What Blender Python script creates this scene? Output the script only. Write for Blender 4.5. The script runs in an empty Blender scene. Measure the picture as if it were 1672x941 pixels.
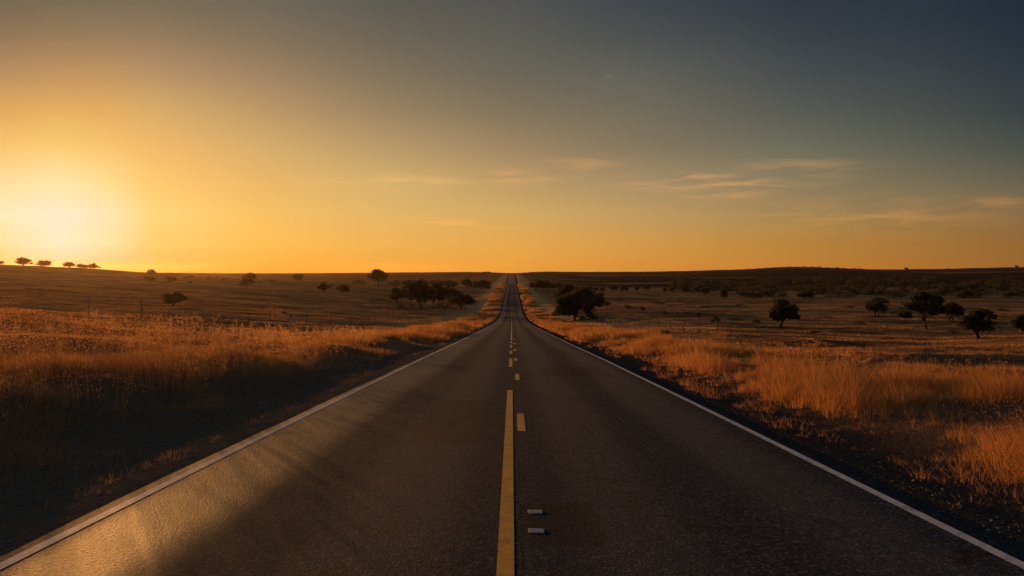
import bpy, math, random
import numpy as np
from mathutils import Vector

rng = np.random.default_rng(7)
random.seed(7)
S = bpy.context.scene
COL = S.collection
R_ = math.radians

# ----------------------------------------------------------------- photo geometry
F, CX, HY, CAMZ = 1115.0, 836.0, 445.0, 1.76      # focal length in photo px, horizon row, eye height
SUN_AZ, SUN_EL = R_(-33.4), R_(2.8)

# ----------------------------------------------------------------- small helpers
def tag(o, label=None, cat=None, group=None, kind=None):
    for k, v in (('label', label), ('category', cat), ('group', group), ('kind', kind)):
        if v: o[k] = v
    return o

def empty(name, loc=(0, 0, 0), rz=0.0):
    o = bpy.data.objects.new(name, None); COL.objects.link(o)
    o.location = loc; o.rotation_euler[2] = rz; o.empty_display_size = 0.2
    return o

def link_mesh(name, me, mats, parent=None, loc=None):
    o = bpy.data.objects.new(name, me); COL.objects.link(o)
    for m in (mats if isinstance(mats, (list, tuple)) else [mats]): me.materials.append(m)
    if parent is not None: o.parent = parent
    if loc is not None: o.location = loc
    return o

def np_mesh(name, verts, faces_list, smooth=False, attrs=None, mat_idx=None):
    """faces_list: list of (n,k) index arrays"""
    me = bpy.data.meshes.new(name)
    verts = np.asarray(verts, dtype=np.float32)
    me.vertices.add(len(verts)); me.vertices.foreach_set('co', verts.ravel())
    loops = np.concatenate([f.ravel() for f in faces_list]).astype(np.int32)
    tot = np.concatenate([np.full(len(f), f.shape[1], dtype=np.int32) for f in faces_list])
    start = np.concatenate([[0], np.cumsum(tot)[:-1]]).astype(np.int32)
    me.loops.add(len(loops)); me.loops.foreach_set('vertex_index', loops)
    me.polygons.add(len(tot)); me.polygons.foreach_set('loop_start', start)
    try: me.polygons.foreach_set('loop_total', tot)
    except Exception: pass
    if mat_idx is not None: me.polygons.foreach_set('material_index', np.asarray(mat_idx, dtype=np.int32))
    me.update(calc_edges=True)
    if smooth: me.polygons.foreach_set('use_smooth', np.ones(len(tot), dtype=bool))
    for k, a in (attrs or {}).items():
        at = me.attributes.new(k, 'FLOAT', 'POINT'); at.data.foreach_set('value', np.asarray(a, dtype=np.float32))
    return me

def sstep(a, b, x):
    t = np.clip((x - a) / (b - a), 0, 1); return t * t * (3 - 2 * t)

def _h(ix, iy, s):
    n = (ix.astype(np.int64) * 374761393 + iy.astype(np.int64) * 668265263 + s * 982451653) & 0xffffffff
    n = ((n ^ (n >> 13)) * 1274126177) & 0xffffffff
    return ((n ^ (n >> 16)) & 0xffff) / 65535.0

def vnoise(x, y, s=0):
    x = np.asarray(x, float); y = np.asarray(y, float)
    ix, iy = np.floor(x), np.floor(y); fx, fy = x - ix, y - iy
    fx = fx * fx * (3 - 2 * fx); fy = fy * fy * (3 - 2 * fy)
    ix = ix.astype(np.int64); iy = iy.astype(np.int64)
    a, b = _h(ix, iy, s), _h(ix + 1, iy, s); c, d = _h(ix, iy + 1, s), _h(ix + 1, iy + 1, s)
    return (a + (b - a) * fx) * (1 - fy) + (c + (d - c) * fx) * fy

def fbm(x, y, s=0, o=3):
    v, a, t = 0, 1.0, 0
    for k in range(o):
        v = v + a * vnoise(x * 2 ** k, y * 2 ** k, s + 17 * k); t += a; a *= .5
    return v / t

# ----------------------------------------------------------------- terrain
RP = np.array([(-400, 16), (-60, 3.0), (0, 0), (4.8, -.27), (15.2, -.92), (30, -1.84), (44, -2.78), (90, -5.7), (135, -8.5), (180, -10.9),
               (236, -13.0), (265, -13.5), (292, -13.35), (352, -12.0), (420, -11.4), (480, -11.15), (520, -10.6), (640, -8.6), (772, -7.7),
               (840, -6.4), (1100, -3.0), (1338, -.35), (1500, .45), (1700, .2), (2500, -2), (7000, -6)], float)
_ys = np.arange(-400, 7000, 2.0)
_rz = np.interp(_ys, RP[:, 0], RP[:, 1])
def _blur(a, n):
    k = np.ones(n) / n
    return np.convolve(np.pad(a, (n // 2, n // 2), mode='edge'), k, 'valid')[:len(a)]
_rz = _blur(_blur(_rz, 7), 7)
def roadz(y): return np.interp(y, _ys, _rz)

ZR = np.array([10, 20, 30, 45, 80, 130, 200, 300, 450, 700, 1100, 1600, 2500, 5000], float)
N_ = None
TT = [  # photo column (as tangent), then the ground's photo row at each depth; None = level with the road
 (-.75, [650, 548, 530, 516, 498, 483, 469, 457, 445, 431, 434, 437, 440, 444]),
 (-.60, [N_, 572, 548, 530, 511, 494, 480, 466, 454, 438.5, 443, 444, 445, 446]),
 (-.48, [N_, N_, 558, 541, 521, 502, 487, 472, 461, 453, 449, 447.5, 446.5, 446.6]),
 (-.35, [N_, N_, N_, 547, 527, 510, 495, 479, 467, 458, 452, 449, 447.3, 446.6]),
 (-.20, [N_, N_, N_, 553, 535, 519, 504, 490, 474, 463, 454, 449, 446, 445.5]),
 (-.10, [N_, N_, N_, N_, 540, 527, 512, 498, 481, 467, 455, 449, 445, 445]),
 (-.04, [N_, N_, N_, N_, N_, N_, 517, 500, 478, 463, 452, 446.5, 444.3, 445]),
 (0.0,  [N_] * 14),
 (.04,  [N_, N_, N_, N_, N_, N_, 517, 500, 478, 463, 453, 447.5, 442.8, 444]),
 (.10,  [N_, N_, N_, N_, 542, 528, 514, 499, 483, 469, 457, 449.5, 444.6, 445]),
 (.20,  [N_, N_, N_, N_, 542, 528, 513, 497, 482, 469, 458, 450, 444, 444.5]),
 (.33,  [N_, N_, N_, 562, 543, 528, 513, 497, 482, 469, 459, 450, 440.3, 443]),
 (.41,  [N_, N_, N_, 562, 543, 529, 513, 497, 482, 469, 458, 447, 433.2, 442]),
 (.52,  [N_, N_, N_, 563, 544, 529, 514, 497, 482, 468, 457, 448.5, 440.0, 443]),
 (.65,  [N_, N_, N_, 564, 545, 531, 515, 498, 482, 468, 456, 446, 438.6, 441.5]),
 (.75,  [N_, N_, N_, 565, 546, 532, 515, 498, 482, 467, 455, 444, 435.6, 441]),
]
_t = np.array([r[0] for r in TT])
_tab = np.array([[float(roadz(z)) if p is None else CAMZ - (p - HY) / F * z for p, z in zip(r[1], ZR)] for r in TT])
_tab[:, -3:] -= 0
_tl = np.linspace(-.8, .8, 161); _ll = np.linspace(math.log(10), math.log(5000), 140)
_lat = np.array([np.interp(_ll, np.log(ZR), row) for row in _tab])
_lat = np.array([np.interp(_tl, _t, _lat[:, k]) for k in range(len(_ll))]).T          # (t, logZ)
def _b2(a, n, ax): return np.apply_along_axis(lambda v: _blur(v, n), ax, a)
_lat = _b2(_b2(_lat, 7, 0), 7, 0); _lat = _b2(_b2(_lat, 5, 1), 5, 1)
def lattice(t, Z):
    u = np.clip((t + .8) / 1.6 * 160, 0, 159.999); v = np.clip((np.log(Z) - _ll[0]) / (_ll[-1] - _ll[0]) * 139, 0, 138.999)
    i, j = u.astype(int), v.astype(int); fu, fv = u - i, v - j
    return (_lat[i, j] * (1 - fu) + _lat[i + 1, j] * fu) * (1 - fv) + (_lat[i, j + 1] * (1 - fu) + _lat[i + 1, j + 1] * fu) * fv

def ground_z(x, y):
    x = np.asarray(x, float); y = np.asarray(y, float)
    Zc = np.clip(y, 10, 5000); t = x / Zc
    T = lattice(t, Zc) + roadz(y) - roadz(Zc)
    r = roadz(y); ax = np.abs(x)
    w = sstep(6.0, 13.0 + 0.03 * Zc, ax)
    z = r * (1 - w) + T * w
    # shoulder and verge: a slight fall from the paving, then a low bank with hummocks
    z = z - .075 - .13 * sstep(3.9, 5.2, ax) + .22 * sstep(5.4, 8.0, ax)
    v = sstep(5.0, 7.5, ax)
    left = (x < 0) * (1 - sstep(28, 70, y)) * sstep(-6, 2, y)
    z = z + left * (.34 * np.exp(-((ax - 8.9 - 3.0 * (vnoise(y * .16, y * 0, 8) - .5)) / 1.5) ** 2) * (.15 + 1.5 * vnoise(y * .30, y * 0 + 3, 14))
                    + .28 * np.exp(-((ax - 14.0 - 3 * (vnoise(y * .09, y * 0, 18) - .5)) / 1.6) ** 2) * (.4 + .9 * vnoise(y * .17, y * 0 + 7, 24)))
    sw = sstep(9, 20, ax) * sstep(12, 40, y)
    z = z + sw * 1.0 * (1 - sstep(250, 700, y)) * (fbm(x * .022, y * .095, 41, 3) - .5) * (.5 + 1.2 * vnoise(x * .01, y * .02, 44))
    z = z + v * sstep(60, 140, y) * (1 - sstep(14, 30, ax)) * .9 * (fbm(x * .16, y * .05, 46, 2) - .5)
    z = z + v * (.34 * (fbm(x * .42, y * .30, 3, 2) - .5))
    z = z + v * (.9 * (fbm(x * .05, y * .085, 9, 2) - .5)) * sstep(18, 45, y) * sstep(9, 24, ax)
    far = sstep(90, 320, np.hypot(x, y)) * sstep(12, 60, ax)
    z = z + far * (3.2 * (fbm(x * .011, y * .02, 21, 3) - .5))
    far2 = sstep(600, 1500, np.hypot(x, y)) * sstep(40, 200, ax)
    z = z + far2 * (5.0 * (fbm(x * .0035, y * .005, 31, 3) - .5))
    z = z + (.05 * (fbm(x * 1.6, y * 1.6, 5, 2) - .5)) * sstep(4.1, 4.7, ax)
    return z - .16 * (1 - sstep(3.40, 3.72, ax))

def locate(px, py, zmin=8.0):
    """the point of the terrain seen at photo pixel px, py (nearest)"""
    t = (px - CX) / F
    Z = np.exp(np.linspace(math.log(zmin), math.log(4800), 4000))
    g = ground_z(t * Z, Z)
    row = HY + (CAMZ - g) / Z * F
    k = np.argmax(row <= py)
    if row[k] > py: k = np.argmin(row)
    return float(t * Z[k]), float(Z[k]), float(g[k])

# ----------------------------------------------------------------- materials
def new_mat(name):
    m = bpy.data.materials.new(name); m.use_nodes = True
    nt = m.node_tree; nt.nodes.clear()
    out = nt.nodes.new('ShaderNodeOutputMaterial')
    return m, nt, out
class NB:
    def __init__(s, nt): s.nt = nt
    def n(s, typ, **kw):
        nd = s.nt.nodes.new(typ)
        for k, v in kw.items(): setattr(nd, k, v)
        return nd
    def l(s, a, b): s.nt.links.new(a, b)
    def math(s, op, a, b=None, c=None, clamp=False):
        nd = s.n('ShaderNodeMath', operation=op, use_clamp=clamp)
        for i, v in enumerate((a, b, c)):
            if v is None: continue
            if isinstance(v, (int, float)): nd.inputs[i].default_value = v
            else: s.l(v, nd.inputs[i])
        return nd.outputs[0]
    def maprange(s, v, a, b, c=0.0, d=1.0, smooth=False):
        nd = s.n('ShaderNodeMapRange', interpolation_type='SMOOTHSTEP' if smooth else 'LINEAR')
        nd.clamp = True
        s.l(v, nd.inputs[0])
        for i, q in enumerate((a, b, c, d)): nd.inputs[i + 1].default_value = q
        return nd.outputs[0]
    def mix(s, f, a, b, bt='MIX'):
        nd = s.n('ShaderNodeMix', data_type='RGBA', blend_type=bt)
        nd.clamp_factor = True
        if isinstance(f, (int, float)): nd.inputs[0].default_value = f
        else: s.l(f, nd.inputs[0])
        for i, v in ((6, a), (7, b)):
            if isinstance(v, tuple): nd.inputs[i].default_value = (*v, 1)
            else: s.l(v, nd.inputs[i])
        return nd.outputs[2]
    def noise(s, vec, scale, detail=3, rough=.55, dim='3D'):
        nd = s.n('ShaderNodeTexNoise', noise_dimensions=dim)
        s.l(vec, nd.inputs['Vector'])
        nd.inputs['Scale'].default_value = scale; nd.inputs['Detail'].default_value = detail; nd.inputs['Roughness'].default_value = rough
        return nd.outputs['Fac']
    def mapping(s, vec, scale=(1, 1, 1), loc=(0, 0, 0)):
        nd = s.n('ShaderNodeMapping'); s.l(vec, nd.inputs[0])
        nd.inputs['Scale'].default_value = scale; nd.inputs['Location'].default_value = loc
        return nd.outputs[0]
    def bsdf(s, col, rough=.9, spec=.2):
        p = s.n('ShaderNodeBsdfPrincipled')
        if isinstance(col, tuple): p.inputs['Base Color'].default_value = (*col, 1)
        else: s.l(col, p.inputs['Base Color'])
        if isinstance(rough, (int, float)): p.inputs['Roughness'].default_value = rough
        else: s.l(rough, p.inputs['Roughness'])
        if isinstance(spec, (int, float)): p.inputs['Specular IOR Level'].default_value = spec
        else: s.l(spec, p.inputs['Specular IOR Level'])
        return p
    def bump(s, h, strength, dist):
        b = s.n('ShaderNodeBump'); s.l(h, b.inputs['Height'])
        b.inputs['Strength'].default_value = strength; b.inputs['Distance'].default_value = dist
        return b

def mat_ground():
    m, nt, out = new_mat('dry_ground'); b = NB(nt)
    pos = b.n('ShaderNodeNewGeometry').outputs['Position']
    sep = b.n('ShaderNodeSeparateXYZ'); b.l(pos, sep.inputs[0])
    ax = b.math('ABSOLUTE', sep.outputs[0])
    n1 = b.noise(pos, .9, 4); n2 = b.noise(b.mapping(pos, (.035, .06, .03)), 1.0, 4, .6); n3 = b.noise(pos, 14, 3, .6)
    n4 = b.noise(b.mapping(pos, (.004, .008, .004)), 1.0, 4, .6); n5 = b.noise(b.mapping(pos, (.16, .42, .2)), 1, 3, .6)
    axn = b.math('ADD', ax, b.math('MULTIPLY', b.math('SUBTRACT', n1, .5), 1.8))
    soil = b.mix(b.maprange(sep.outputs[0], -2, 2), b.mix(n3, (.050, .038, .026), (.150, .110, .072)), b.mix(n3, (.016, .0145, .013), (.060, .051, .042)))  # light evened out in the soil colour: shaded left lighter, sunlit right darker
    straw = b.mix(b.maprange(n5, .35, .65), (.30, .16, .058), (.48, .27, .10))
    field = b.mix(b.maprange(n2, .36, .66), (.165, .080, .029), (.37, .182, .060))
    field = b.mix(b.math('MULTIPLY', b.maprange(n4, .48, .66), .8), field, (.060, .044, .027))
    field = b.mix(b.math('MULTIPLY', b.maprange(n5, .50, .68), .6), field, (.055, .036, .020))
    n7 = b.noise(b.mapping(pos, (.05, .22, .06)), 1.0, 5, .65)
    field = b.mix(b.math('MULTIPLY', b.maprange(n7, .53, .62), .75), field, (.034, .026, .016))
    field = b.mix(b.math('MULTIPLY', b.maprange(n7, .46, .36), .5), field, (.30, .16, .058))
    straw = b.mix(b.maprange(sep.outputs[1], 25, 80), b.mix(n3, (.060, .042, .026), (.15, .095, .050)), straw)
    verge = b.maprange(axn, 5.4, 6.8)
    tofield = b.maprange(axn, 13, 22, smooth=True)
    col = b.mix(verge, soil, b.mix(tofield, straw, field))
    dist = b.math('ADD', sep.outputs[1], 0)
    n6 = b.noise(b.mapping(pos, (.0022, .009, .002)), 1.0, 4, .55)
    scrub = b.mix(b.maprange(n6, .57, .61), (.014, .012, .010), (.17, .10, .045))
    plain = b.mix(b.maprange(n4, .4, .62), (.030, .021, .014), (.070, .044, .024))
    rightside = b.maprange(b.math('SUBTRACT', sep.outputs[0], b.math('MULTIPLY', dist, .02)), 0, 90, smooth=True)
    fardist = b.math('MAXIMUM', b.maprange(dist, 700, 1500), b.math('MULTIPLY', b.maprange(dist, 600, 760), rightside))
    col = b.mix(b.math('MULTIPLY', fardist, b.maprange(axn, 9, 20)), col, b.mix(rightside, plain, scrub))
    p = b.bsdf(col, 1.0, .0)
    hgt = b.math('ADD', b.math('MULTIPLY', n3, .35), n1)
    bp = b.bump(hgt, 1.0, .45); b.l(bp.outputs[0], p.inputs['Normal'])
    b.l(p.outputs[0], out.inputs[0])
    return m

def mat_asphalt():
    m, nt, out = new_mat('worn_asphalt'); b = NB(nt)
    pos = b.n('ShaderNodeNewGeometry').outputs['Position']
    sep = b.n('ShaderNodeSeparateXYZ'); b.l(pos, sep.inputs[0])
    x = sep.outputs[0]
    wob = b.math('MULTIPLY', b.math('SUBTRACT', b.noise(b.mapping(pos, (.4, .05, .1)), 1, 3), .5), .9)
    xw = b.math('ADD', x, wob)
    def band(c, w, soft):
        d = b.math('ABSOLUTE', b.math('SUBTRACT', xw, c))
        return b.maprange(d, w, w + soft, 1, 0, True)
    tracks = b.math('MAXIMUM', b.math('MAXIMUM', band(-3.02, .30, .62), b.math('MULTIPLY', band(-1.0, .2, .5), .22)),
                    b.math('MAXIMUM', b.math('MULTIPLY', band(.95, .2, .5), .4), b.math('MULTIPLY', band(2.75, .25, .5), .55)))
    oil = b.math('MAXIMUM', band(-1.85, .15, .4), b.math('MULTIPLY', band(1.85, .15, .5), .7))
    big = b.noise(b.mapping(pos, (.5, .09, .2)), 1, 4, .6)
    mott = b.noise(pos, 2.2, 4, .6)
    vor = b.n('ShaderNodeTexVoronoi'); b.l(pos, vor.inputs['Vector']); vor.inputs['Scale'].default_value = 50
    agg = b.noise(pos, 34, 3, .7)
    col = b.mix(big, (.0074, .0140, .0200), (.0140, .0248, .0335))
    col = b.mix(b.math('MULTIPLY', tracks, .5), col, (.040, .037, .032))
    col = b.mix(b.math('MULTIPLY', oil, .55), col, (.020, .018, .016))
    col = b.mix(b.maprange(mott, .56, .75), col, (.024, .022, .020))
    stone = b.n('ShaderNodeSeparateColor'); b.l(vor.outputs['Color'], stone.inputs[0])
    col = b.mix(b.maprange(stone.outputs[0], .62, 1, 0, .8), col, (.085, .083, .080))
    col = b.mix(b.maprange(stone.outputs[1], .7, 1, 0, .7), col, (.012, .011, .010))
    # fine cracks sealed with tar
    vc = b.n('ShaderNodeTexVoronoi', feature='DISTANCE_TO_EDGE'); wv = b.n('ShaderNodeMapping')
    b.l(pos, wv.inputs[0]); wv.inputs['Scale'].default_value = (.42, .16, .3)
    ws = b.n('ShaderNodeVectorMath', operation='ADD'); nz = b.n('ShaderNodeTexNoise'); b.l(pos, nz.inputs['Vector']); nz.inputs['Scale'].default_value = 1.3
    b.l(wv.outputs[0], ws.inputs[0]); b.l(nz.outputs['Color'], ws.inputs[1]); b.l(ws.outputs[0], vc.inputs['Vector']); vc.inputs['Scale'].default_value = 1
    crack = b.math('MULTIPLY', b.maprange(vc.outputs['Distance'], .005, .016, 1, 0), b.maprange(mott, .42, .55))
    col = b.mix(b.math('MULTIPLY', crack, .85), col, (.012, .011, .010))
    # open joint beside the yellow line and cracks running across the lanes
    jn = b.noise(b.mapping(pos, (0, 1.3, 0)), 1.0, 4, .7)
    joint = b.maprange(b.math('ABSOLUTE', b.math('SUBTRACT', x, b.math('ADD', .01, b.math('MULTIPLY', jn, .12)))), .006, .016, 1, 0)
    joint = b.math('MULTIPLY', joint, b.maprange(b.noise(b.mapping(pos, (0, .5, 0)), 1.0, 2), .42, .52))
    cy = b.math('ADD', sep.outputs[1], b.math('MULTIPLY', b.noise(b.mapping(pos, (.9, .12, 0)), 1.0, 5, .7), 2.4))
    cd = b.math('ABSOLUTE', b.math('SUBTRACT', b.math('FRACT', b.math('DIVIDE', cy, 5.3)), .5))
    cross = b.math('MULTIPLY', b.maprange(cd, .0016, .0042, 1, 0), b.maprange(b.noise(b.mapping(pos, (.5, .25, 0)), 1.0, 2), .44, .54))
    col = b.mix(b.math('MULTIPLY', b.math('MAXIMUM', joint, cross), .85), col, (.007, .007, .007))
    def slab(v, c, w, soft): return b.maprange(b.math('ABSOLUTE', b.math('SUBTRACT', b.math('ADD', v, b.math('MULTIPLY', b.math('SUBTRACT', mott, .5), .25)), c)), w, w + soft, 1, 0, True)
    patchm = b.math('MULTIPLY', slab(x, .42, .26, .10), slab(sep.outputs[1], 5.72, .5, .15))
    patchm = b.math('MAXIMUM', patchm, b.math('MULTIPLY', slab(x, 1.9, .9, .12), slab(sep.outputs[1], 21.0, 1.6, .3)))
    patchm = b.math('MAXIMUM', patchm, b.math('MULTIPLY', slab(x, -.9, .5, .10), slab(sep.outputs[1], 11.5, 2.2, .3)))
    col = b.mix(b.math('MULTIPLY', patchm, .6), col, (.010, .011, .012))
    rough = b.math('SUBTRACT', .88, b.math('MULTIPLY', tracks, .27))
    spec = b.math('ADD', .02, b.math('MULTIPLY', tracks, .07))
    p = b.bsdf(col, rough, spec)
    h = b.math('ADD', b.math('MULTIPLY', vor.outputs['Distance'], .7), b.math('MULTIPLY', agg, 1.1))
    h = b.math('ADD', h, b.math('MULTIPLY', b.noise(pos, 130, 2), .7))
    h = b.math('ADD', h, b.math('MULTIPLY', b.noise(pos, 22, 2), .35)); bp = b.bump(h, .85, .012); b.l(bp.outputs[0], p.inputs['Normal'])
    b.l(p.outputs[0], out.inputs[0])
    return m

def mat_paint(name, c1, c2, wear=.5):
    m, nt, out = new_mat(name); b = NB(nt)
    pos = b.n('ShaderNodeNewGeometry').outputs['Position']
    n = b.noise(pos, 7, 4, .7); f = b.noise(pos, 70, 2, .7)
    k = b.math('MULTIPLY', b.maprange(b.math('ADD', b.math('MULTIPLY', n, .6), b.math('MULTIPLY', f, .5)), .52, .68), wear)
    col = b.mix(k, b.mix(n, c1, c2), (.045, .040, .034))
    p = b.bsdf(col, .72, .16)
    bp = b.bump(b.noise(pos, 80, 2), .5, .006); b.l(bp.outputs[0], p.inputs['Normal'])
    b.l(p.outputs[0], out.inputs[0])
    return m

def mat_blade(name, c1, c2, c3, trans=.5):
    m, nt, out = new_mat(name); b = NB(nt)
    a = b.n('ShaderNodeAttribute', attribute_name='tint').outputs['Fac']
    col = b.mix(b.maprange(a, .0, .55), c1, c2); col = b.mix(b.maprange(a, .55, 1.0), col, c3)
    d = b.n('ShaderNodeBsdfDiffuse'); t = b.n('ShaderNodeBsdfTranslucent')
    b.l(col, d.inputs[0]); b.l(col, t.inputs[0])
    mx = b.n('ShaderNodeMixShader'); mx.inputs[0].default_value = trans
    b.l(d.outputs[0], mx.inputs[1]); b.l(t.outputs[0], mx.inputs[2]); b.l(mx.outputs[0], out.inputs[0])
    return m

def mat_plain(name, c1, c2, scale=6, rough=.8, spec=.25, bump=.0, dist=.02):
    m, nt, out = new_mat(name); b = NB(nt)
    tc = b.n('ShaderNodeTexCoord').outputs['Object']
    n = b.noise(tc, scale, 4, .6)
    p = b.bsdf(b.mix(b.maprange(n, .3, .7), c1, c2), rough, spec)
    if bump:
        bp = b.bump(n, bump, dist); b.l(bp.outputs[0], p.inputs['Normal'])
    b.l(p.outputs[0], out.inputs[0])
    return m

M_ground, M_asph = mat_ground(), mat_asphalt()
M_white = mat_paint('white_paint', (.34, .315, .275), (.43, .40, .355), .7)
M_yellow = mat_paint('yellow_paint', (.42, .19, .016), (.54, .25, .022), .7)
M_grass = mat_blade('dry_grass', (.27, .175, .090), (.37, .165, .045), (.55, .285, .088), .58)
M_seed = mat_blade('seed_heads', (.30, .14, .045), (.48, .25, .085), (.64, .38, .15), .6)
M_stem = mat_blade('grass_stems', (.16, .085, .035), (.26, .14, .055), (.36, .20, .08), .35)
M_leaf = mat_blade('tree_leaves', (.035, .036, .017), (.055, .055, .026), (.080, .070, .032), .35)
M_bark = mat_plain('bark', (.035, .026, .020), (.075, .056, .042), 5, .95, .1, .6, .05)
M_post = mat_plain('weathered_wood', (.055, .040, .028), (.10, .074, .052), 9, .9, .15, .4, .01)
M_wire = mat_plain('rusty_wire', (.16, .10, .07), (.22, .15, .11), 30, .55, .5)
M_wallp = mat_plain('weathered_sheet_metal', (.10, .085, .07), (.15, .13, .11), 1, .6, .4)
M_roofp = mat_plain('grey_roof_metal', (.09, .08, .075), (.13, .115, .105), 1, .8, .2)
M_ceram = mat_plain('pale_marker_plastic', (.24, .19, .13), (.34, .28, .20), 40, .7, .2)
M_lit_end = mat_plain('orange_lit_end', (.50, .24, .06), (.60, .30, .08), 60, .25, .6)  # orange put into the colour for the marker's sunlit end
M_steel = mat_plain('galvanised_steel', (.24, .24, .25), (.33, .33, .34), 20, .5, .5)
M_refl = mat_plain('blue_reflector_plate', (.045, .055, .10), (.06, .07, .13), 30, .35, .6)
M_mwhite = mat_plain('white_marker_plastic', (.62, .60, .56), (.74, .72, .68), 20, .5, .4)

# ----------------------------------------------------------------- ground sheet
def graded(first, last, step, grow, cap):
    out = [first]; s = step
    while out[-1] < last:
        out.append(out[-1] + s); s = min(s * grow, cap)
    return np.array(out)
xs_f = np.concatenate([np.arange(0, 12, .3), graded(12, 6500, .35, 1.028, 60)])
xs = np.concatenate([-xs_f[:0:-1], xs_f])
ys = np.concatenate([-graded(12, 380, 1.0, 1.1, 60)[::-1], np.arange(-11, 40, .4), graded(40, 6900, .42, 1.02, 60)])
GX, GY = np.meshgrid(xs, ys)
gz = ground_z(GX.ravel(), GY.ravel())
nx, ny = len(xs), len(ys)
idx = np.arange(nx * ny).reshape(ny, nx)
quads = np.stack([idx[:-1, :-1], idx[:-1, 1:], idx[1:, 1:], idx[1:, :-1]], -1).reshape(-1, 4)
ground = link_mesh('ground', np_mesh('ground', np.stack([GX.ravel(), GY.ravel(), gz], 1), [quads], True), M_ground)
tag(ground, 'dry grassland rolling away from the road to the horizon', 'ground', kind='structure')

# ----------------------------------------------------------------- road with crown, edges, painted lines
ry = np.concatenate([-graded(6, 370, .8, 1.1, 10)[::-1], np.arange(-5.5, 60, .5), graded(60, 2600, .6, 1.015, 10)])
def crown(x): return .012 - .0042 * np.abs(x) ** 1.55
def surf(x, y): return roadz(y) + crown(x) + .010 * (fbm(x * .55 + 40, y * .12, 77, 2) - .5)
rx = np.linspace(-3.74, 3.74, 41)
def ribbon(name, xl, xr_, y, mat, lift, nx_=2, parent=None, thick=None):
    x = np.linspace(xl, xr_, nx_)
    X, Y = np.meshgrid(x, y)
    z = surf(X, Y) + lift
    v = np.stack([X.ravel(), Y.ravel(), z.ravel()], 1)
    i = np.arange(X.size).reshape(X.shape)
    q = np.stack([i[:-1, :-1], i[:-1, 1:], i[1:, 1:], i[1:, :-1]], -1).reshape(-1, 4)
    return link_mesh(name, np_mesh(name, v, [q], True), mat, parent)
def road_edge(y, sgn):          # the paving's broken edge
    return sgn * (3.77 + .10 * (fbm(y * .8, y * 0 + sgn, 12, 3) - .5) * np.where(np.abs(y) < 90, 1, .4))
X, Y = np.meshgrid(rx, ry)
X = np.where(np.abs(X) > 3.73, road_edge(Y, np.sign(X)), X)
Zr = surf(X, Y)
v = np.stack([X.ravel(), Y.ravel(), Zr.ravel()], 1)
n0 = len(v); i = np.arange(n0).reshape(X.shape)
q = [np.stack([i[:-1, :-1], i[:-1, 1:], i[1:, 1:], i[1:, :-1]], -1).reshape(-1, 4)]
lo = v[np.r_[i[:, 0], i[:, -1]]].copy(); lo[:, 2] -= .22                      # skirts
v = np.vstack([v, lo]); j = n0 + np.arange(len(ry)); k = n0 + len(ry) + np.arange(len(ry))
q.append(np.stack([j[:-1], i[:-1, 0], i[1:, 0], j[1:]], 1)); q.append(np.stack([i[:-1, -1], k[:-1], k[1:], i[1:, -1]], 1))
road = link_mesh('road', np_mesh('road', v, q, True), M_asph)
tag(road, 'straight two lane asphalt road dipping away and climbing to the horizon', 'road', kind='structure')
for s in (-1, 1):
    ribbon('edge_line', s * 3.6 - .052, s * 3.6 + .052, ry, M_white, .004, 2, road)
def seg(a, b): return np.linspace(a, b, max(2, int((b - a) / .5) + 1))
ribbon('centre_line', -.105, .015, np.concatenate([seg(-40, 0)[:-1], seg(0, 15.6)]), M_yellow, .004, 2, road)
for a, b_ in ((22.6, 27.0), (30.4, 33.2), (36.5, 40.0), (43.0, 46.0)):
    ribbon('centre_dash', -.105, .015, seg(a, b_), M_yellow, .004, 2, road)
ribbon('centre_line', -.10, .01, ry[(ry > 48) & (ry < 1700)], M_yellow, .004, 2, road)
for a, b_ in ((10.1, 11.9), (18.0, 19.9), (25.7, 27.2), (33.0, 34.6), (41.2, 42.8), (49.3, 51.0)):
    ribbon('centre_dash', .085, .205, seg(a, b_), M_yellow, .004, 2, road)

# dirt track meeting the road in the valley
def track(name, x0, x1, yc, w, mat):
    x = np.linspace(x0, x1, 60); yy = yc + (x - x0) * .02
    a = np.stack([x, yy - w, ground_z(x, yy - w) + .12], 1); c = np.stack([x, yy + w, ground_z(x, yy + w) + .12], 1)
    n = len(x); vv = np.vstack([a, c]); ii = np.arange(n - 1)
    qq = np.stack([ii, ii + 1, n + ii + 1, n + ii], 1) if x1 > x0 else np.stack([ii + 1, ii, n + ii, n + ii + 1], 1)
    return tag(link_mesh(name, np_mesh(name, vv, [qq], True), mat), None, None, None, 'structure')
M_dirt = mat_plain('pale_dirt', (.26, .17, .095), (.36, .24, .135), .4, .95, .1, .5, .2)
tag(track('dirt_track', 4.3, 60, 476, 3.0, M_dirt), 'pale dirt track leaving the road to the right in the valley', 'track')
tag(track('dirt_track', -4.3, -26, 478, 2.5, M_dirt), 'short pale dirt track leaving the road to the left in the valley', 'track')

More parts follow.
